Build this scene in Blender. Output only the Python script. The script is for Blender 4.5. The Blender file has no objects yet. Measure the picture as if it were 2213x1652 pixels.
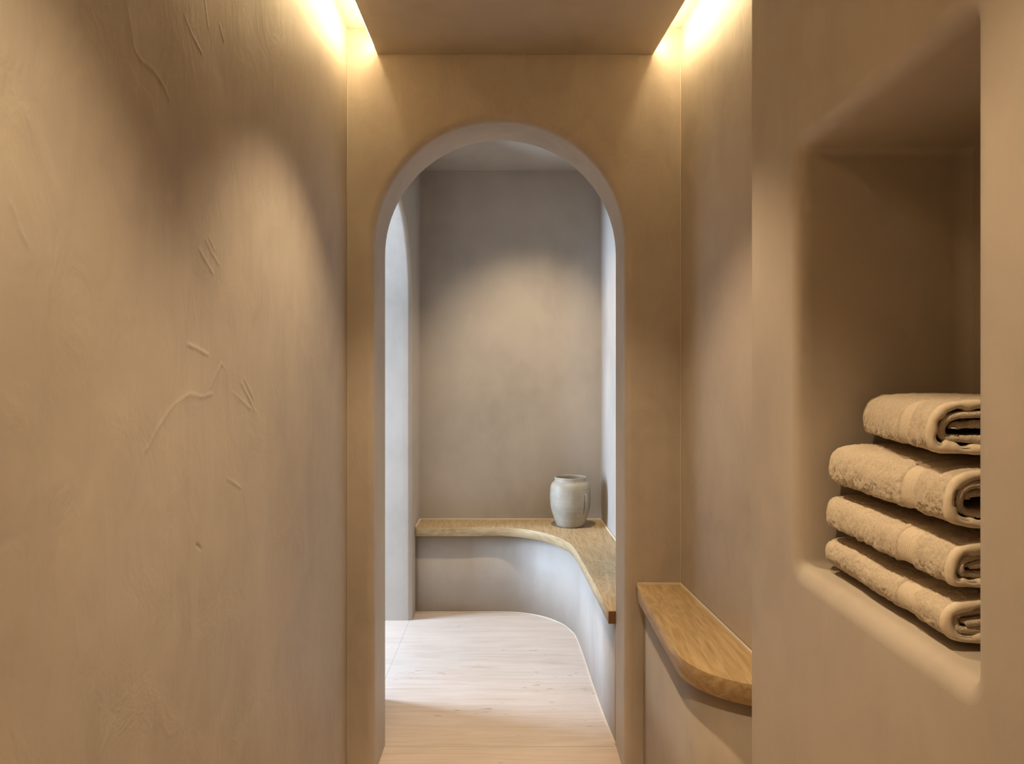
import bpy, bmesh, math, random
import numpy as np
from mathutils import Vector
C = bpy.context.scene.collection
sc = bpy.context.scene
PI = math.pi

# ------------------------------------------------------------------ camera, world, light, exposure
H = 1.25; SEAT0 = H - .797
cam_d = bpy.data.cameras.new('camera'); cam = bpy.data.objects.new('camera', cam_d); C.objects.link(cam)
cam.location = (0, 0, H); cam.rotation_euler = (PI/2, 0, 0)
cam_d.sensor_width = 36; cam_d.lens = 1600/2213*36; cam_d.shift_y = -16/2213; cam_d.clip_start = .02
sc.camera = cam
sc.view_settings.view_transform = 'Standard'; sc.view_settings.look = 'None'
sc.view_settings.gamma = 1; sc.view_settings.use_curve_mapping = False
sc.view_settings.exposure = 0.0
w = bpy.data.worlds.new('sky'); sc.world = w; w.use_nodes = True
w.node_tree.nodes['Background'].inputs[0].default_value = (.62, .8, 1, 1)
w.node_tree.nodes['Background'].inputs[1].default_value = .6
sc.cycles.use_denoising = True
sc.cycles.diffuse_bounces = 6; sc.cycles.caustics_reflective = False; sc.cycles.caustics_refractive = False

WARM = (1, .66, .33)
def spot(name, loc, power, size, blend, col, rad=.03, target=None):
    l = bpy.data.lights.new(name, 'SPOT'); l.energy = power; l.spot_size = math.radians(size); l.spot_blend = blend
    l.color = col; l.shadow_soft_size = rad
    o = bpy.data.objects.new(name, l); C.objects.link(o); o.location = loc
    if target: o.rotation_euler = (Vector(target) - Vector(loc)).to_track_quat('-Z', 'Y').to_euler()
    return o
def area(name, loc, rot, sx, sy, power, col, spread=180):
    l = bpy.data.lights.new(name, 'AREA'); l.shape = 'RECTANGLE'; l.size = sx; l.size_y = sy; l.energy = power
    l.color = col; l.spread = math.radians(spread)
    o = bpy.data.objects.new(name, l); C.objects.link(o); o.location = loc; o.rotation_euler = rot
    return o
PANEL_Z = 2.245
# ceiling downlights set flush in the hung panel, one row along the passage
for yy in (1.62, .60, -.60):
    spot('downlight', (-.05, yy, PANEL_Z - .004), 71, 92, .52, (1, .755, .47), .022)
# daylight from the window of the room beyond the left-hand arch
area('window_daylight', (-2.27, 3.32, 1.12), (0, -PI/2, 0), 1.44, .55, 152, (.52, .71, 1.0))
# downlight in the ceiling of the small room, over the bench corner
spot('downlight', (.10, 3.30, 2.366), 84, 76, 1.0, (1, .80, .56), .03, (.10, 4.075, .74))

# added warm light just past the arch, to brighten the near floor
spot('downlight', (-.06, 2.66, 2.366), 66, 42, 1.0, (1, .73, .44), .03, (-.06, 2.46, 0))

# ------------------------------------------------------------------ helpers
def link(name, me, mat=None, parent=None):
    o = bpy.data.objects.new(name, me); C.objects.link(o)
    if mat: me.materials.append(mat)
    if parent: o.parent = parent
    return o
def from_bm(name, bm, mat=None, parent=None, smooth=False):
    bmesh.ops.recalc_face_normals(bm, faces=bm.faces[:])
    me = bpy.data.meshes.new(name); bm.to_mesh(me); bm.free()
    if smooth: me.shade_smooth()
    return link(name, me, mat, parent)
def struct(o):
    o['kind'] = 'structure'; return o
def thing(name, label, cat, loc, rz=0, group=None):
    o = bpy.data.objects.new(name, None); C.objects.link(o); o.empty_display_size = .05
    o.location = loc; o.rotation_euler = (0, 0, rz); o['label'] = label; o['category'] = cat
    if group: o['group'] = group
    return o
def add_box(bm, a, b):
    r = bmesh.ops.create_cube(bm, size=1)
    for v in r['verts']:
        v.co = Vector([a[i] + (v.co[i] + .5)*(b[i] - a[i]) for i in range(3)])
    return r['verts']
def box(name, a, b, mat, parent=None, bevel=0):
    bm = bmesh.new(); add_box(bm, a, b)
    if bevel: bmesh.ops.bevel(bm, geom=bm.edges[:], offset=bevel, segments=3, affect='EDGES', profile=.5)
    return from_bm(name, bm, mat, parent)
def grid_mesh(name, P, mat, parent=None, close_u=False, smooth=True, flip=False):
    """P: (nu, nv, 3) array of points"""
    nu, nv = P.shape[:2]
    iu = np.arange(nu if close_u else nu - 1); iv = np.arange(nv - 1)
    a, b = np.meshgrid(iu, iv, indexing='ij'); a2 = (a + 1) % nu
    q = np.stack([a*nv + b, a2*nv + b, a2*nv + b + 1, a*nv + b + 1], -1).reshape(-1, 4)
    if flip: q = q[:, ::-1]
    me = bpy.data.meshes.new(name)
    me.vertices.add(nu*nv); me.vertices.foreach_set('co', P.reshape(-1).astype(np.float32))
    n = len(q); me.loops.add(n*4); me.loops.foreach_set('vertex_index', q.reshape(-1).astype(np.int32))
    me.polygons.add(n); me.polygons.foreach_set('loop_start', np.arange(0, n*4, 4, dtype=np.int32))
    me.update(calc_edges=True); me.validate()
    if smooth: me.shade_smooth()
    return link(name, me, mat, parent)

def hash3(i, j, k, s):
    h = (i*374761393 + j*668265263 + k*2147483647 + s*144665) & 0xffffffff
    h = ((h ^ (h >> 13))*1274126177) & 0xffffffff
    h = ((h ^ (h >> 16))*2246822519) & 0xffffffff
    return ((h ^ (h >> 15)) & 0xffffff)/float(0xffffff)
def vnoise(P, s=0):
    """smooth value noise in -1..1 at points P (...,3)"""
    f = np.floor(P); t = P - f; t = t*t*t*(t*(t*6 - 15) + 10); i = f.astype(np.int64)
    out = 0
    for dx in (0, 1):
        for dy in (0, 1):
            for dz in (0, 1):
                wgt = (t[..., 0] if dx else 1 - t[..., 0])*(t[..., 1] if dy else 1 - t[..., 1])*(t[..., 2] if dz else 1 - t[..., 2])
                out = out + wgt*hash3(i[..., 0] + dx, i[..., 1] + dy, i[..., 2] + dz, s)
    return out*2 - 1

# ------------------------------------------------------------------ materials
class NT:
    def __init__(s, name):
        s.m = bpy.data.materials.new(name); s.m.use_nodes = True; s.t = s.m.node_tree
        s.b = s.t.nodes['Principled BSDF']
        s.co = s.n('ShaderNodeTexCoord').outputs['Object']
    def n(s, kind, **kw):
        x = s.t.nodes.new(kind)
        for k, v in kw.items(): setattr(x, k, v)
        return x
    def l(s, a, b): s.t.links.new(a, b)
    def mapped(s, scale, loc=(0, 0, 0), rot=(0, 0, 0), co=None):
        m = s.n('ShaderNodeMapping'); m.inputs['Scale'].default_value = scale; m.inputs['Location'].default_value = loc
        m.inputs['Rotation'].default_value = rot
        s.l(co or s.co, m.inputs['Vector']); return m.outputs[0]
    def noise(s, vec, scale, detail=4, rough=.55, dist=0):
        x = s.n('ShaderNodeTexNoise'); x.inputs['Scale'].default_value = scale; x.inputs['Detail'].default_value = detail
        x.inputs['Roughness'].default_value = rough; x.inputs['Distortion'].default_value = dist
        s.l(vec, x.inputs['Vector']); return x.outputs['Fac']
    def ramp(s, fac, stops):
        r = s.n('ShaderNodeValToRGB'); e = r.color_ramp.elements
        while len(e) < len(stops): e.new(.5)
        for el, (p, c) in zip(e, stops):
            el.position = p; el.color = (*c, 1) if len(c) == 3 else c
        s.l(fac, r.inputs[0]); return r.outputs[0]
    def mix(s, fac, a, b, mode='MIX'):
        x = s.n('ShaderNodeMix', data_type='RGBA', blend_type=mode)
        for sock, v in ((x.inputs[0], fac), (x.inputs[6], a), (x.inputs[7], b)):
            if isinstance(v, (int, float)): sock.default_value = v
            elif isinstance(v, tuple): sock.default_value = (*v, 1)
            else: s.l(v, sock)
        return x.outputs[2]
    def math(s, op, a, b=None, c=None):
        x = s.n('ShaderNodeMath', operation=op)
        for k, v in enumerate((a, b, c)):
            if v is None: continue
            if isinstance(v, (int, float)): x.inputs[k].default_value = v
            else: s.l(v, x.inputs[k])
        return x.outputs[0]
    def bump(s, height, strength, dist, prev=None):
        x = s.n('ShaderNodeBump'); x.inputs['Strength'].default_value = strength; x.inputs['Distance'].default_value = dist
        s.l(height, x.inputs['Height'])
        if prev: s.l(prev, x.inputs['Normal'])
        return x.outputs[0]
    def done(s, col=None, rough=.6, normal=None, spec=.3):
        if col is not None:
            if isinstance(col, tuple): s.b.inputs['Base Color'].default_value = (*col, 1)
            else: s.l(col, s.b.inputs['Base Color'])
        if isinstance(rough, (int, float)): s.b.inputs['Roughness'].default_value = rough
        else: s.l(rough, s.b.inputs['Roughness'])
        s.b.inputs['Specular IOR Level'].default_value = spec
        if normal: s.l(normal, s.b.inputs['Normal'])
        return s.m

def plaster(name, base=(.445, .387, .322), seed=0, amt=1.0):
    t = NT(name); k = seed*3.7
    big = t.noise(t.mapped((1, 1, .8), (k, 0, k)), 2.4, 3, .6)
    mid = t.noise(t.mapped((1, 1, .62), (0, k, 0), (.5, .4, .15)), 10, 4, .68, 1.1)
    strk = t.noise(t.mapped((24, 24, 1.5), (k, k, 0), (0, .12, .1)), 1, 2, .6)
    d = lambda f: tuple(c*f for c in base)
    f = t.math('MULTIPLY_ADD', mid, .34*amt, t.math('MULTIPLY_ADD', strk, .07*amt, t.math('MULTIPLY', big, 1 - .41*amt)))
    col = t.ramp(f, [(.33, d(.85)), (.5, d(1.0)), (.67, d(1.10))])
    h = t.math('MULTIPLY_ADD', mid, .34, t.math('MULTIPLY_ADD', strk, .05*amt, big))
    return t.done(col, .52, t.bump(h, .18 + .32*max(0, amt - .6)/.4, .014), .26)

def oak(name, uv=False):
    t = NT(name)
    if uv:
        co = t.n('ShaderNodeUVMap', uv_map='grain').outputs[0]
        sl, off = (1, 1, 1), None
    else: co = t.co
    # grain runs along the second axis
    long_ = t.mapped((1, .07, 1), co=co)
    g1 = t.noise(long_, 90, 5, .6, .3)
    warp = t.noise(t.mapped((1, .22, 1), co=co), 9, 3, .5, .6)
    rings = t.math('SINE', t.math('MULTIPLY', warp, 70))
    g2 = t.noise(t.mapped((1, .03, 1), co=co), 420, 3, .6)
    col = t.ramp(g1, [(.25, (.345, .235, .115)), (.5, (.49, .355, .19)), (.75, (.59, .45, .265))])
    col = t.mix(.22, col, t.ramp(rings, [(.0, (.32, .21, .10)), (.5, (.51, .37, .20)), (1, (.59, .45, .265))]))
    pores = t.ramp(g2, [(.30, (.30, .17, .08)), (.42, (1, 1, 1))])
    col = t.mix(.35, col, pores, 'MULTIPLY')
    nrm = t.bump(g2, .25, .0008)
    return t.done(col, .48, nrm, .3)

def travertine():
    t = NT('travertine')
    strat = t.noise(t.mapped((.8, 6, 1)), 2.6, 7, .68, .9)
    strat2 = t.noise(t.mapped((1.5, 22, 1), (3, 1, 0)), 1.6, 6, .68, 1.0)
    cloud = t.noise(t.co, 3.2, 4, .5)
    col = t.ramp(strat, [(.27, (0.484, 0.364, 0.263)), (.45, (0.599, 0.495, 0.405)), (.6, (0.661, 0.556, 0.465)), (.78, (0.726, 0.626, 0.547))])
    col = t.mix(.45, col, t.ramp(strat2, [(.25, (0.396, 0.283, 0.194)), (.47, (0.618, 0.508, 0.414)), (.75, (0.774, 0.681, 0.602))]))
    col = t.mix(.18, col, t.ramp(cloud, [(.3, (0.500, 0.388, 0.297)), (.7, (0.717, 0.619, 0.525))]))
    # small elongated pits
    pn = t.noise(t.mapped((16, 75, 1), (5, 2, 0)), 1, 2, .5)
    zone = t.noise(t.mapped((1, 3, 1), (8, 4, 0)), 2.4, 2, .5)
    pit = t.math('GREATER_THAN', t.math('ADD', pn, t.math('MULTIPLY', zone, .55)), 1.01)
    col = t.mix(t.math('MULTIPLY', pit, .75), col, (0.296, 0.207, 0.126))
    # joints of the large tiles
    sx = t.n('ShaderNodeSeparateXYZ'); t.l(t.co, sx.inputs[0])
    jy = t.math('LESS_THAN', t.math('ABSOLUTE', t.math('SUBTRACT', sx.outputs[1], 2.487)), .0026)
    jx = t.math('MULTIPLY', t.math('LESS_THAN', t.math('ABSOLUTE', t.math('ADD', sx.outputs[0], .521)), .0016),
                t.math('GREATER_THAN', sx.outputs[1], 2.487))
    j = t.math('MAXIMUM', jx, jy)
    col = t.mix(t.math('MULTIPLY', j, .7), col, (0.405, 0.345, 0.284))
    h = t.math('SUBTRACT', strat2, t.math('MULTIPLY', t.math('MAXIMUM', pit, j), 1.5))
    return t.done(col, .42, t.bump(h, .3, .0012), .35)

def simple(name, col, rough=.6, spec=.3):
    return NT(name).done(col, rough, None, spec)

M_PL = plaster('warm_plaster', seed=0)
M_PL2 = plaster('warm_plaster_smooth', seed=2, amt=.6)
M_PLB = plaster('warm_plaster_bench', seed=4, amt=.7)
M_OAK = oak('oak_board'); M_OAKC = oak('oak_board_curved', uv=True)
M_TRAV = travertine()
M_BEAD = simple('pale_sealant', (.72, .62, .48), .45)
M_CORNER = simple('pale_corner_line', (.56, .49, .39), .5)
M_DARKOAK = simple('oak_end_grain', (.19, .10, .045), .6)

# ------------------------------------------------------------------ setting: arched walls
def hole_wall(name, curve, ctr, rect, F, thick, rf, rb, mat, closed=False, legs_v=None, cap=False, side=True):
    """plate with an opening whose edges are rounded over; curve = list of ((u, v), (nu, nv)) with outward normals;
    F(u, v, d) -> world, d measured from the front face into the wall"""
    bm = bmesh.new(); umin, umax, vmin, vmax = rect
    N = len(curve); K = 8
    prof = []                                                   # (offset away from the opening, depth)
    for i in range(K + 1):
        a = PI/2*i/K; prof.append((rf*(1 - math.sin(a)), rf*(1 - math.cos(a))))
    nd = max(2, int((thick - rf - rb)/.03))
    for i in range(1, nd): prof.append((0, rf + (thick - rf - rb)*i/nd))
    if rb > 0:
        kb = 5
        for i in range(kb + 1):
            a = PI/2*i/kb; prof.append((rb*(1 - math.cos(a)), thick - rb + rb*math.sin(a)))
    else: prof.append((0, thick))
    rings = [[bm.verts.new(F(u + nu*o, v + nv*o, d)) for (u, v), (nu, nv) in curve] for o, d in prof]
    M = N if closed else N - 1
    for a, b in zip(rings, rings[1:]):
        for i in range(M):
            f = bm.faces.new((a[i], a[(i + 1) % N], b[(i + 1) % N], b[i])); f.smooth = True
    def outer_pts():
        out = []
        for (u, v), (nu, nv) in curve:
            if legs_v is not None and v < legs_v - 1e-6:
                out.append(((umin if u < ctr[0] else umax), v)); continue
            du, dv = u - ctr[0], v - ctr[1]; ts = []
            if abs(du) > 1e-9: ts.append(((umax if du > 0 else umin) - ctr[0])/du)
            if abs(dv) > 1e-9: ts.append(((vmax if dv > 0 else vmin) - ctr[1])/dv)
            k = min(x for x in ts if x > 0); out.append((ctr[0] + du*k, ctr[1] + dv*k))
        return out
    op = outer_pts()
    def sides(p):
        s = set()
        if abs(p[0] - umin) < 1e-6: s.add('l')
        if abs(p[0] - umax) < 1e-6: s.add('r')
        if abs(p[1] - vmin) < 1e-6: s.add('b')
        if abs(p[1] - vmax) < 1e-6: s.add('t')
        return s
    def face_plate(d, ring):
        ov = [bm.verts.new(F(u, v, d)) for u, v in op]
        for i in range(M):
            j = (i + 1) % N; s1, s2 = sides(op[i]), sides(op[j])
            vs = [ring[i], ring[j], ov[j]]
            if not (s1 & s2):
                s = s1 | s2
                cu = umin if 'l' in s else umax; cv = vmax if 't' in s else vmin
                vs.append(bm.verts.new(F(cu, cv, d)))
            vs.append(ov[i]); bm.faces.new(vs)
    face_plate(0, rings[0])
    if cap: bm.faces.new(rings[-1])
    elif thick: face_plate(thick, rings[-1])
    if side:                                                    # outer rim of the plate
        for (u0, v0), (u1, v1) in (((umin, vmin), (umin, vmax)), ((umin, vmax), (umax, vmax)), ((umax, vmax), (umax, vmin))):
            bm.faces.new([bm.verts.new(F(*p)) for p in ((u0, v0, 0), (u1, v1, 0), (u1, v1, thick), (u0, v0, thick))])
    bmesh.ops.remove_doubles(bm, verts=bm.verts[:], dist=1e-5)
    return struct(from_bm(name, bm, mat))

def arch_curve(uc, hw, vs, n=48):
    c = []
    for i in range(14): c.append(((uc - hw, vs*i/14), (-1, 0)))
    for i in range(n + 1):
        a = PI - PI*i/n; c.append(((uc + hw*math.cos(a), vs + hw*math.sin(a)), (math.cos(a), math.sin(a))))
    for i in range(13, -1, -1): c.append(((uc + hw, vs*i/14), (1, 0)))
    return c

YF, YB = 2.30, 2.50
CEIL = 2.325
# the arch ahead, at the end of the passage
hole_wall('wall_arch', arch_curve(-.039, .389, H + .401), (-.039, H + .401), (-.80, .95, 0, 2.43),
          lambda u, v, d: (u, YF + d, v), YB - YF, .023, .003, M_PL)
# the second arch, in the left side of the small room
XL = -.507
hole_wall('wall_left_arch', arch_curve(3.31, .45, H + .35), (3.31, H + .35), (YB, 4.077, 0, 2.374),
          lambda u, v, d: (XL - d, u, v), .21, .024, .02, M_PL2)
# wall on the left of the passage, with its trowel marks, scratches and hairline ridges modelled in the surface
RIDGES = [
 ([(0.983,1.738),(0.992,1.715),(0.997,1.692),(1.017,1.682),(1.056,1.682),(1.077,1.674),(1.087,1.670),(1.101,1.658)], .45),
 ([(1.148,1.809),(1.177,1.791),(1.216,1.778)], .5), ([(1.296,1.862),(1.313,1.843)], .8), ([(1.230,1.873),(1.245,1.834)], .7),
 ([(1.236,1.474),(1.264,1.455),(1.292,1.442)], 1), ([(1.212,1.455),(1.245,1.435),(1.268,1.423)], .9), ([(1.249,1.480),(1.272,1.465)], .8),
 ([(1.398,1.233),(1.435,1.205),(1.468,1.178)], 1), ([(1.415,1.241),(1.460,1.203)], .8), ([(1.352,1.220),(1.447,1.182)], .7),
 ([(1.040,1.143),(1.077,1.173),(1.121,1.201),(1.181,1.219),(1.230,1.213),(1.272,1.217)], .6),
 ([(1.174,1.298),(1.212,1.292),(1.253,1.283)], .9), ([(1.309,1.270),(1.284,1.250),(1.264,1.228)], .8), ([(1.305,1.270),(1.330,1.258)], .7),
 ([(1.330,1.063),(1.363,1.050),(1.391,1.037)], .8), ([(1.209,0.972),(1.225,0.961)], -1.1),
 ([(1.435,0.743),(1.410,0.695),(1.379,0.629)], .6), ([(1.619,0.693),(1.588,0.635),(1.557,0.588)], 1.0),
 ([(1.816,0.603),(1.857,0.519),(1.816,0.433)], .7), ([(1.017,1.129),(0.992,1.083),(0.963,1.027)], .4),
 ([(0.986,0.825),(0.946,0.800),(0.915,0.776)], .4), ([(0.755,1.425),(0.769,1.399),(0.782,1.384)], .5),
 ([(1.658,1.281),(1.645,1.229)], .8), ([(1.857,1.140),(1.923,1.034)], .7), ([(1.194,1.369),(1.203,1.333),(1.186,1.309)], .5),
 ([(1.341,1.644),(1.363,1.599),(1.341,1.577)], .5)]
def left_wall():
    ys = np.concatenate([np.linspace(-1.5, .6, 12)[:-1], np.arange(.6, 2.3001, .003)]); ys[-1] = 2.3
    zs = np.linspace(0, CEIL + .02, 780)
    Y, Z = np.meshgrid(ys, zs, indexing='ij')
    P3 = np.stack([Y, Z, 0*Y], -1)
    hgt = .0042*vnoise(P3*np.array([2.6, 1.7, 1]), 1) + .0016*vnoise(P3*np.array([7, 3.2, 1]), 2)
    st = vnoise(P3*np.array([34, 4.2, 1]) + np.stack([2.2*vnoise(P3*3, 5), 0*Y, 0*Y], -1), 3)
    hgt += .00055*np.clip(st, .15, 1)
    for pts, amp in RIDGES:
        best = np.full(Y.shape, 9.0)
        for k in range(len(pts) - 1):
            a = np.array(pts[k]); b = np.array(pts[k + 1]); ab = b - a; L = ab @ ab
            t = np.clip(((Y - a[0])*ab[0] + (Z - a[1])*ab[1])/L, 0, 1)
            best = np.minimum(best, np.hypot(Y - a[0] - t*ab[0], Z - a[1] - t*ab[1]))
        jit = 1 + .5*vnoise(P3*70, 9)
        hgt += amp*.0014*jit*np.exp(-(best/.0024)**2)
    hgt *= np.clip((2.3 - Y)/.03, 0, 1)
    return struct(grid_mesh('wall_left', np.stack([-.5125 + hgt, Y, Z], -1), M_PL, flip=True))
left_wall()
# splayed wall of the recess behind the short bench
def rx(y): return .525 + .066*(2.3 - y)
def poly_prism(bm, pts, z0, z1, smooth_sides=False):
    lo = [bm.verts.new((x, y, z0)) for x, y in pts]; hi = [bm.verts.new((x, y, z1)) for x, y in pts]
    n = len(pts); f1 = bm.faces.new(hi); f0 = bm.faces.new(lo[::-1]); ss = []
    for i in range(n):
        ss.append(bm.faces.new((lo[i], lo[(i + 1) % n], hi[(i + 1) % n], hi[i])))
    return f1, ss
bm = bmesh.new(); poly_prism(bm, [(rx(2.3), 2.3), (rx(1.40), 1.40), (rx(1.40) + .06, 1.40), (rx(2.3) + .12, 2.3)], 0, CEIL + .02)
struct(from_bm('wall_right', bm, M_PL))
# thick block on the right with the towel niche
XF, NY0, NY1, NZ0, NZ1, ND = .482, .781, 1.25, H - .325, H + .381, .296
BY = 1.487
def round_rect(u0, u1, v0, v1, r, n=6):
    c = []
    for cu, cv, a0 in ((u1 - r, v0 + r, -PI/2), (u1 - r, v1 - r, 0), (u0 + r, v1 - r, PI/2), (u0 + r, v0 + r, PI)):
        for i in range(n + 1):
            a = a0 + PI/2*i/n; c.append(((cu + r*math.cos(a), cv + r*math.sin(a)), (math.cos(a), math.sin(a))))
    out = []
    for i, p in enumerate(c):                                    # subdivide the straight runs
        q = c[(i + 1) % len(c)]; out.append(p)
        L = math.hypot(q[0][0] - p[0][0], q[0][1] - p[0][1])
        m = int(L/.04)
        for k in range(1, m):
            s = k/m; out.append(((p[0][0] + (q[0][0] - p[0][0])*s, p[0][1] + (q[0][1] - p[0][1])*s), p[1]))
    return out
hole_wall('wall_niche', round_rect(NY0, NY1, NZ0, NZ1, .014), ((NY0 + NY1)/2, (NZ0 + NZ1)/2), (-1.5, BY, 0, CEIL + .02),
          lambda u, v, d: (XF + d, u, v), ND, .027, 0, M_PL2, closed=True, cap=True, side=False)
box('wall_niche_end', (XF + .002, BY - .02, 0), (rx(1.44) + .02, BY, CEIL + .02), M_PL2)['kind'] = 'structure'
# passage end behind the camera, ceilings, floor
box('wall_behind', (-.9, -1.62, 0), (1.1, -1.5, CEIL + .1), M_PL2)['kind'] = 'structure'
box('ceiling', (-.70, -1.5, CEIL), (.95, YF, CEIL + .10), M_PL2)['kind'] = 'structure'
# hung ceiling panel between the two light coves
def panel():
    bm = bmesh.new()
    pts = [(-.419, -1.5), (.478, -1.5), (.478, 1.70), (.439, 2.2995), (-.419, 2.2995)]
    poly_prism(bm, pts, PANEL_Z, PANEL_Z + .033)
    bmesh.ops.bevel(bm, geom=[e for e in bm.edges if all(abs(v.co.z - PANEL_Z) < 1e-5 for v in e.verts)], offset=.003, segments=2, affect='EDGES', profile=.5)
    poly_prism(bm, [(-.30, -1.5), (.35, -1.5), (.32, 2.2995), (-.30, 2.2995)], PANEL_Z + .03, CEIL)
    return struct(from_bm('ceiling_panel', bm, M_PL2))
panel()
box('floor', (-2.45, -1.5, -.06), (.95, 4.2, 0), M_TRAV)['kind'] = 'structure'
# the small room beyond the arch
BYB = 4.077
box('wall_back', (-2.45, BYB, 0), (.75, BYB + .12, 2.46), M_PL2)['kind'] = 'structure'
def fx(y): return .4897 + .0273*(4.077 - y)
bm = bmesh.new(); poly_prism(bm, [(fx(4.077), 4.077), (fx(2.5), 2.5), (fx(2.5) + .1, 2.5), (fx(4.077) + .1, 4.077)], 0, 2.46)
struct(from_bm('wall_far_right', bm, M_PL2))
box('ceiling_far', (-2.45, YB, 2.374), (.75, BYB, 2.46), M_PL2)['kind'] = 'structure'
# room on the left where the daylight comes from
def window_wall():
    bm = bmesh.new()
    add_box(bm, (-2.42, 1.9, 0), (-2.30, 3.04, 2.46)); add_box(bm, (-2.42, 3.60, 0), (-2.30, 4.08, 2.46))
    add_box(bm, (-2.42, 3.04, 0), (-2.30, 3.60, .38)); add_box(bm, (-2.42, 3.04, 1.86), (-2.30, 3.60, 2.46))
    return struct(from_bm('wall_window', bm, M_PL2))
window_wall()
box('wall_side_room', (-2.42, 1.78, 0), (-.80, 1.9, 2.46), M_PL2)['kind'] = 'structure'
box('wall_passage_back', (-.82, 1.78, 0), (-.70, 2.31, 2.46), M_PL2)['kind'] = 'structure'
box('ceiling_side', (-2.42, 1.78, 2.374), (-.80, 2.5, 2.46), M_PL2)['kind'] = 'structure'

# thin pale strips: passage corner highlights put into the shape, and a far corner joint
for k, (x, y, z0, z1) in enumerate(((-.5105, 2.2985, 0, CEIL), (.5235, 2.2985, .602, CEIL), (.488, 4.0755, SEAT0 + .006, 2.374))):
    box('corner_line_%d' % (k + 1), (x - .0012, y - .0012, z0), (x + .0012, y + .0012, z1), M_CORNER)['kind'] = 'structure'
# ------------------------------------------------------------------ cove lighting
m_led = bpy.data.materials.new('led_glow'); m_led.use_nodes = True
pb = m_led.node_tree.nodes['Principled BSDF']
pb.inputs['Base Color'].default_value = (.9, .85, .7, 1)
pb.inputs['Emission Color'].default_value = (1, .755, .41, 1); pb.inputs['Emission Strength'].default_value = 96
M_ALU = simple('led_channel_metal', (.7, .7, .7), .4)
def led(label, p0, p1, side):
    t = thing('led_strip', label, 'light strip', (p0[0], p0[1], PANEL_Z + .033), 0, 'cove light strips')
    d = (p1[0] - p0[0], p1[1] - p0[1]); L = math.hypot(*d); ang = -math.atan2(d[0], d[1])
    t.rotation_euler = (0, 0, ang)
    a, b, c = (0, .0025, .0065) if side > 0 else (0, -.0025, -.0065)
    box('channel', (min(a, b), 0, -.0175), (max(a, b), L, -.0015), M_ALU, t)
    box('diffuser', (min(b, c), .004, -.016), (max(b, c), L - .004, -.003), m_led, t)
led('warm glowing light strip in the cove along the left edge of the ceiling panel', (-.4192, -1.45), (-.4192, 2.285), -1)
led('warm glowing light strip in the cove along the right edge of the ceiling panel', (.4776, 1.71), (.4402, 2.285), 1)

# ------------------------------------------------------------------ benches
def catmull(pts, n=10):
    P = [Vector(p) for p in pts]; P = [P[0]*2 - P[1]] + P + [P[-1]*2 - P[-2]]; out = []
    for i in range(1, len(P) - 2):
        for k in range(n):
            t = k/n; a, b, c, d = P[i - 1:i + 3]
            out.append(.5*((2*b) + (-a + c)*t + (2*a - 5*b + 4*c - d)*t*t + (-a + 3*b - 3*c + d)*t**3))
    out.append(P[-2]); return [tuple(p) for p in out]
SEAT = H - .797
bench = thing('bench', 'curved oak-topped corner bench with pale plaster base, seen through the arch', 'bench', (0, 0, 0))
front = catmull([(-.5066, 3.852), (-.26, 3.852), (-.03, 3.850), (.104, 3.784), (.1895, 3.688), (.255, 3.544), (.2836, 3.412), (.2986, 3.174), (.316, 2.748), (.326, 2.497)], 12)
front = [p for i, p in enumerate(front)]
rear = []                                                        # matching points along the walls
cor = (fx(4.077) - .002, 4.075)
nF = len(front); 
acc = [0]
for a, b in zip(front, front[1:]): acc.append(acc[-1] + math.dist(a, b))
kc = min(range(nF), key=lambda i: abs(front[i][0] - .12) + abs(front[i][1] - 3.77))
for i, (x, y) in enumerate(front):
    if i <= kc: s = acc[i]/acc[kc]; rear.append((-.5066 + (cor[0] + .5066)*s, 4.075))
    else:
        s = (acc[i] - acc[kc])/(acc[-1] - acc[kc]); yy = 4.075 + (2.498 - 4.075)*s; rear.append((fx(yy) - .002, yy))
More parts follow.
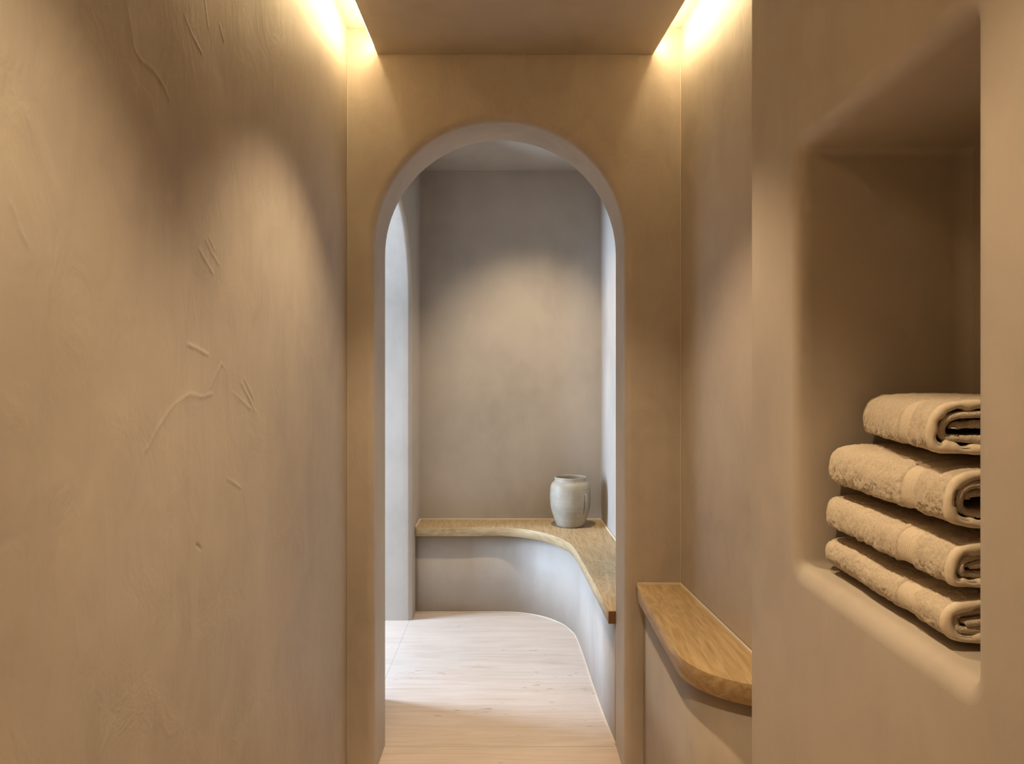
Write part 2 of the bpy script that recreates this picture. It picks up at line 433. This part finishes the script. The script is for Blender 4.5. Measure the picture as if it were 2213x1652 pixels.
def slab(name, fr, re, z0, z1, mat, parent, uv=False, bevel=0):
    bm = bmesh.new(); n = len(fr); NC = 5
    lay = {}
    for z in (z0, z1):
        lay[z] = [[bm.verts.new((f[0] + (r[0] - f[0])*k/NC, f[1] + (r[1] - f[1])*k/NC, z)) for k in range(NC + 1)] for f, r in zip(fr, re)]
    for i in range(n - 1):
        for k in range(NC):
            for z in (z0, z1):
                L = lay[z]; bm.faces.new((L[i][k], L[i + 1][k], L[i + 1][k + 1], L[i][k + 1]))
        a, b = lay[z0], lay[z1]
        f = bm.faces.new((a[i][0], a[i + 1][0], b[i + 1][0], b[i][0])); f.smooth = True
        bm.faces.new((a[i][NC], a[i + 1][NC], b[i + 1][NC], b[i][NC]))
    for i in (0, n - 1):
        for k in range(NC):
            f = bm.faces.new((lay[z0][i][k], lay[z0][i][k + 1], lay[z1][i][k + 1], lay[z1][i][k]))
            if uv and i: f.material_index = 1
    bmesh.ops.recalc_face_normals(bm, faces=bm.faces[:])
    if uv:
        L = bm.loops.layers.uv.new('grain'); ac = [0]
        for p, q in zip(fr, fr[1:]): ac.append(ac[-1] + math.dist(p, q))
        idx = {}
        for z in (z0, z1):
            for i in range(n):
                for k in range(NC + 1): idx[lay[z][i][k]] = (i, k, z)
        for f in bm.faces:
            side = abs(f.normal.z) < .5
            for lp in f.loops:
                i, k, z = idx[lp.vert]
                x, y = lp.vert.co.x, lp.vert.co.y
                lp[L].uv = (2 + z, ac[i]) if side else ((x, y) if uv == 'y' else (x, y))
    bmesh.ops.bevel(bm, geom=[e for e in bm.edges if abs(e.verts[0].co.z - z1) < 1e-6 and abs(e.verts[1].co.z - z1) < 1e-6 and len(e.link_faces) == 2 and e.calc_face_angle(0) > 1 and any(abs(f.normal.z) < .3 for f in e.link_faces)], offset=.0025, segments=2, affect='EDGES', profile=.5) if bevel else None
    return from_bm(name, bm, mat, parent)
o = slab('seat', front, rear, SEAT - .044, SEAT, M_OAKC, bench, uv='y', bevel=1)
o['label'] = 'oak seat board'; o.data.materials.append(M_DARKOAK)
toe = catmull([(-.5066, 3.888), (-.26, 3.888), (-.03, 3.888), (.0756, 3.865), (.1655, 3.810), (.249, 3.711), (.293, 3.592), (.3075, 3.50), (.3177, 3.289), (.3265, 2.972), (.337, 2.714), (.3500, 2.4995)], 10)
rear2 = []; 
at = [0]
for a, b in zip(toe, toe[1:]): at.append(at[-1] + math.dist(a, b))
kt = min(range(len(toe)), key=lambda i: abs(toe[i][0] - .14) + abs(toe[i][1] - 3.83))
for i, (x, y) in enumerate(toe):
    if i <= kt: s = at[i]/at[kt]; rear2.append((-.5066 + (cor[0] + .5066)*s, 4.074))
    else:
        s = (at[i] - at[kt])/(at[-1] - at[kt]); yy = 4.074 + (2.4995 - 4.074)*s; rear2.append((fx(yy) - .003, yy))
o = slab('base', toe, rear2, .0005, SEAT - .044, M_PLB, bench); o['label'] = 'pale plaster base'
def bead(parent, pts, z, r=.0032):
    bm = bmesh.new()
    for a, b in zip(pts, pts[1:]):
        dx, dy = b[0] - a[0], b[1] - a[1]; L = math.hypot(dx, dy); nx, ny = -dy/L*r, dx/L*r
        vs = [bm.verts.new((p[0] + s*nx, p[1] + s*ny, z + h)) for p in (a, b) for s in (-1, 1) for h in (0, 2*r)]
        for q in ((0, 1, 3, 2), (4, 6, 7, 5), (0, 4, 5, 1), (2, 3, 7, 6), (1, 5, 7, 3), (0, 2, 6, 4)): bm.faces.new([vs[i] for i in q])
    o = from_bm('sealant_bead', bm, M_BEAD, parent); return o
bead(bench, [(-.502, 3.86), (-.504, 4.071), (cor[0] - .003, 4.071), (fx(2.52) - .005, 2.52)], SEAT)
bead(bench, [(x - .001, y - .002) for x, y in toe], .0008, .0022)

nb = thing('bench', 'short oak-topped bench with rounded end in the recess right of the arch', 'bench', (0, 0, 0))
S2 = H - .651
def near_outline(ins):
    x0 = .386 + ins; pts = [(x0, 2.298)] + [(x0, 2.298 - .06*k) for k in range(1, 9)] + [(x0, 1.79), (x0, 1.765), (x0, 1.75), (x0 + .0005, 1.741)]
    R = .2 - ins; cx = .386 + .2; cy = 1.736
    for i in range(1, 17):
        a = PI + PI/2*i/16; pts.append((cx + R*math.cos(a), cy + R*math.sin(a)))
    return pts
def near_part(name, ins, z0, z1, mat, bevel):
    bm = bmesh.new(); f = near_outline(ins); f = [p for p in f if p[0] < rx(p[1]) - .004]
    yl = f[-1][1]
    pts = f + [(rx(yl) - .002, yl), (rx(2.298) - .002, 2.298)]
    top, ss = poly_prism(bm, pts, z0, z1)
    for s in ss[:len(f) - 1]: s.smooth = True
    if bevel:
        bmesh.ops.bevel(bm, geom=[e for e in top.edges if e.verts[0].co.x < rx(e.verts[0].co.y) - .02 or e.verts[1].co.x < rx(e.verts[1].co.y) - .02], offset=.0025, segments=2, affect='EDGES', profile=.5)
    return from_bm(name, bm, mat, nb)
near_part('seat', 0, S2 - .045, S2, M_OAK, 1)['label'] = 'oak seat board'
near_part('base', .022, .0005, S2 - .045, M_PLB, 0)['label'] = 'plaster base'
bead(nb, [(.388, 2.2945), (rx(2.29) - .005, 2.2945), (rx(1.56) - .005, 1.56)], S2, .0028)

# ------------------------------------------------------------------ stoneware jar
def jar():
    t = thing('vase', 'grey stoneware jar with small side handle standing in the corner of the oak bench', 'vase', (.3075, 3.903, SEAT + .0006))
    m = NT('stoneware_glaze')
    thr = m.noise(m.mapped((1, 1, 26)), 5, 4, .55); sp = m.noise(m.co, 14, 5, .6)
    col = m.ramp(sp, [(.3, (0.292, 0.249, 0.176)), (.55, (0.370, 0.323, 0.241)), (.75, (0.421, 0.378, 0.301))])
    col = m.mix(.25, col, m.ramp(thr, [(.35, (0.284, 0.232, 0.159)), (.65, (0.413, 0.370, 0.292))]))
    mat = m.done(col, .5, m.bump(thr, .35, .002), .35)
    prof = [(0, .0), (.066, .0), (.0715, .0035), (.0755, .012), (.0815, .028), (.0875, .046), (.0935, .064), (.0985, .078), (.1025, .096),
            (.1055, .118), (.1070, .142), (.1072, .166), (.1065, .186), (.1045, .204), (.1010, .217), (.0955, .2265), (.0890, .2325), (.0838, .236),
            (.0825, .240), (.0830, .248), (.0838, .2545), (.0836, .2575), (.0822, .2588), (.0803, .2575), (.0795, .252), (.0795, .238), (.086, .225), (.098, .205), (.1015, .17), (.098, .10), (.075, .03), (.0, .012)]
    n = 96; th = np.linspace(0, 2*PI, n, endpoint=False)
    P = np.array([[(r*math.cos(a), r*math.sin(a), z) for r, z in prof] for a in th])
    grid_mesh('body', P, mat, t, close_u=True)
    bm = bmesh.new(); az = -PI/2 + math.radians(44); K = 16; rings = []
    for i in range(K + 1):
        s = i/K; z = .068 + .112*s; r0 = np.interp(z, [p[1] for p in prof[:17]], [p[0] for p in prof[:17]])
        out = .0075*math.sin(PI*s)**.5 - .003; rr = r0 + out; ring = []
        for k in range(10):
            a = 2*PI*k/10; wv = (.0085 + .002*math.sin(PI*s))*math.cos(a); dv = .0045*math.sin(a)
            ca, sa = math.cos(az), math.sin(az)
            ring.append(bm.verts.new(((rr + dv)*ca - wv*sa, (rr + dv)*sa + wv*ca, z)))
        rings.append(ring)
    for a, b in zip(rings, rings[1:]):
        for k in range(10): bm.faces.new((a[k], a[(k + 1) % 10], b[(k + 1) % 10], b[k]))
    bm.faces.new(rings[0]); bm.faces.new(rings[-1])
    from_bm('handle', bm, mat, t, smooth=True)
jar()

# ------------------------------------------------------------------ rolled towels
def terry_mat():
    t = NT('terry_cloth')
    n1 = t.noise(t.mapped((1, 1.25, 1)), 210, 3, .6, 1.2); n2 = t.noise(t.co, 24, 3, .6)
    rid = t.math('ABSOLUTE', t.math('MULTIPLY_ADD', n1, 2, -1))          # narrow furrows between the loops
    col = t.ramp(rid, [(.0, (.42, .345, .255)), (.08, (.60, .51, .40)), (.5, (.68, .585, .46))])  # furrows coloured darker, shade between the loops put into the colour
    col = t.mix(.2, col, t.ramp(n2, [(.35, (.44, .36, .265)), (.65, (.64, .55, .43))]))
    return t.done(col, .95, t.bump(rid, .6, .003), .05)
def woven_mat():
    t = NT('woven_band')
    w_ = t.n('ShaderNodeTexWave', bands_direction='Y'); w_.inputs['Scale'].default_value = 95; w_.inputs['Distortion'].default_value = 1.4
    w_.inputs['Detail'].default_value = 2; w_.inputs['Detail Scale'].default_value = 3
    t.l(t.mapped((1, 1, 1), rot=(.5, 0, .3)), w_.inputs['Vector'])
    n = t.noise(t.co, 260, 3, .6)
    h = t.math('ADD', w_.outputs['Fac'], n)
    col = t.ramp(n, [(.3, (.55, .46, .345)), (.7, (.64, .54, .42))])
    return t.done(col, .85, t.bump(h, .4, .0012), .1)
def hem_mat():
    t = NT('towel_hem'); n = t.noise(t.co, 120, 4, .6)
    return t.done(t.ramp(n, [(.3, (.58, .485, .365)), (.7, (.67, .575, .45))]), .85, t.bump(n, .4, .0012), .1)
M_TERRY, M_WOVEN, M_HEM = terry_mat(), woven_mat(), hem_mat()

def spiral(a, b, pitch, turns, n, ex=3.8, u0=.25):
    """flattened spiral: arrays x, z and outward normals; starts at the underside"""
    s = np.linspace(0, turns, n); th = -PI/2 + 2*PI*s*1.0 + u0
    c, d = np.cos(th), np.sin(th)
    A = np.maximum(a - pitch*s, .006); B = np.maximum(b - pitch*s*1.0, .0035)
    Ls = np.maximum(a - b, 0); Bx = np.minimum(A, B*1.05)
    x = Ls*np.tanh(3.2*c)/np.tanh(3.2)*np.clip((A - Bx)/max(a - b, 1e-6), .0, 1) + Bx*c; z = B*np.sign(d)*np.abs(d)**(2/2.15)
    return s, x, z
def towel(label, loc, rz, wid, hgt, length, seed, pitch=.0105, sag=.0, under=0):
    t = thing('towel', label, 'towel', loc, rz, 'rolled towels in the niche')
    th = .0078; a, b = wid/2, hgt/2
    turns = max(1.6, min(2.7, (b - .004)/pitch))
    rng = random.Random(seed)
    # arc-length resample of the spiral
    s, x, z = spiral(a, b, pitch, turns, 6000)
    L = np.concatenate([[0], np.cumsum(np.hypot(np.diff(x), np.diff(z)))])
    step = .0016; m = int(L[-1]/step); q = np.linspace(0, L[-1], m)
    x = np.interp(q, L, x); z = np.interp(q, L, z); s = np.interp(q, L, s)
    tx, tz = np.gradient(x), np.gradient(z); l = np.hypot(tx, tz) + 1e-9; nx, nz = tz/l, -tx/l   # outward for a ccw path
    m1 = int(np.searchsorted(s, 1.02))                            # the outermost turn
    yb0, yb1 = .073, .112                            # woven band (0 = end nearest the viewer)
    def wob(X, Y, Z):
        P = np.stack([X*9 + seed*7, Y*7, Z*14 + seed], -1)
        return .0035*vnoise(P, seed), .0030*vnoise(P + 31, seed + 4)
    def place(X, Y, Z):
        # soft settling of the whole roll; far end a little slimmer and rounded in plan
        e = np.clip((Y - length + .035)/.035, 0, 1); k = 1 - .12*e*e
        wx, wz = wob(X, Y, Z)
        flat = np.clip((Z + b)/(2*b), 0, 1)
        Z2 = Z*k + wz*np.clip(flat*1.6, 0, 1) - sag*(X/a)**2*flat
        if under:                                                 # the underside settles over the roll beneath
            u = under/2; e2 = np.clip((np.abs(X) - (a - u))/u, 0, 1); drop = u*(1 - np.sqrt(np.clip(1 - e2*e2, 0, 1)))
            Z2 = Z2 - .9*drop*np.clip((1 - flat)*1.5, 0, 1)
        return np.stack([X*k + wx, Y, Z2 + b], -1)
    def terry(X, Y, Z, amp):
        P = np.stack([X, Y, Z], -1)
        wv = .35*vnoise(P*120 + 5, seed + 2)
        P2 = P*np.array([250, 290, 250]) + wv[..., None]*2
        r1 = 1 - np.abs(vnoise(P2, seed)); r2 = vnoise(P*95, seed + 1)
        return amp*(.75*(r1 - .5) + .45*r2)
    # ---- terry body: outer face of all turns
    ys = np.arange(0, length + .0001, .0016); ny = len(ys)
    off_end = np.where(s < 1.0, 0, 0) + np.where(s > 1.0, .004 + .004*np.sin(s*9 + seed), 0)   # inner turns sit slightly back
    Y = off_end[:, None] + ys[None, :]*(1 - off_end[:, None]/length)
    X0 = np.repeat(x[:, None], ny, 1); Z0 = np.repeat(z[:, None], ny, 1)
    inband = ((Y > yb0 + .004) & (Y < yb1 + .002))
    soft = np.clip(np.minimum((Y - yb0)/.012, (yb1 + .0022 - Y)/.0012), 0, 1)
    amp = np.where(inband, 0, .0027)
    ne = np.clip(Y/.006, 0, 1)
    dsp = terry(X0, Y, Z0, 1)*amp*(.4 + .6*ne) - .0030*soft - np.where(s[:, None] < 1.03, .004*np.clip(1 - Y/.004, 0, 1), 0)
    ff = np.clip((Y - length + .012)/.012, 0, 1); dsp = dsp - .006*ff**2
    Po = place(X0 + nx[:, None]*dsp, Y, Z0 + nz[:, None]*dsp)
    jn = terry(X0, Y*0, Z0, .0014)
    Pi = place(X0 - nx[:, None]*(th + jn), Y, Z0 - nz[:, None]*(th + jn))
    # one closed sheet: far edge <- outer face -> near edge -> inner face
    rim = (Po[:, :1]*.5 + Pi[:, :1]*.5) - np.array([0, .002, 0])
    fe = (Po[:, -1:]*.5 + Pi[:, -1:]*.5) + np.array([0, .002, 0])
    sheet = np.concatenate([Po[:, ::-1], rim, Pi[:, ::6], Pi[:, -1:], fe], 1)
    grid_mesh('terry_body', sheet, M_TERRY, t)
    # cover closing the far end
    # ---- woven band around the outer turn
    i0 = slice(0, m1, 2); yb = np.linspace(yb0 - .0008, yb1 + .0008, 26)
    X = np.repeat(x[i0][:, None], 26, 1); Z = np.repeat(z[i0][:, None], 26, 1); Yb = np.repeat(yb[None, :], X.shape[0], 0)
    prof = -.0011 - .0026*np.clip((yb - yb1 + .002)/.002, 0, 1)**2 - .0028*np.clip((yb0 + .004 - yb)/.004, 0, 1)**2
    prof = prof + .0007*np.exp(-((yb - yb1 + .003)/.0012)**2)
    Pb = place(X + nx[i0][:, None]*prof, Yb, Z + nz[i0][:, None]*prof)
    o = grid_mesh('woven_band', Pb, M_WOVEN, t); o['label'] = 'flat woven band'
    # ---- hem turned over the near end of the outer turn
    ph = np.array([(.0095, -.0034), (.0092, -.0002), (.0082, .0011), (.006, .0016), (.003, .0016), (.0, .0010), (-.0022, -.0010), (-.0030, -.0035), (-.0022, -.0065), (0, -.0088), (.004, -.0100), (.010, -.0104)])
    X = np.repeat(x[i0][:, None], len(ph), 1); Z = np.repeat(z[i0][:, None], len(ph), 1); Yh = np.repeat(ph[None, :, 0], X.shape[0], 0)
    puck = 1 + .35*vnoise(np.stack([q[i0]*85, 0*q[i0], 0*q[i0] + seed], -1), 3)[:, None]
    off = ph[None, :, 1]*puck
    Phm = place(X + nx[i0][:, None]*off, Yh, Z + nz[i0][:, None]*off)
    o = grid_mesh('hem', Phm, M_HEM, t); o['label'] = 'smooth pale hem'
    return t
TW = .235
zt = NZ0 + .0005
TY = .868
towel('bottom towel of the rolled beige stack, lying on the niche sill', (.502 + TW/2, TY, zt), 0, TW, .065, .362, 1)
towel('second beige rolled towel from the bottom of the niche stack', (.503 + TW/2, TY, zt + .0648), 0, TW, .068, .360, 2, under=.065)
towel('third beige rolled towel from the bottom, thickest in the stack', (.503 + TW/2, TY - .002, zt + .1328), 0, TW, .085, .358, 3, pitch=.0115, under=.068)
towel('top towel of the rolled beige stack, turned askew', (.497 + .105, TY + .012, zt + .2166), -math.radians(11), .21, .083, .340, 4, pitch=.013, under=.085)
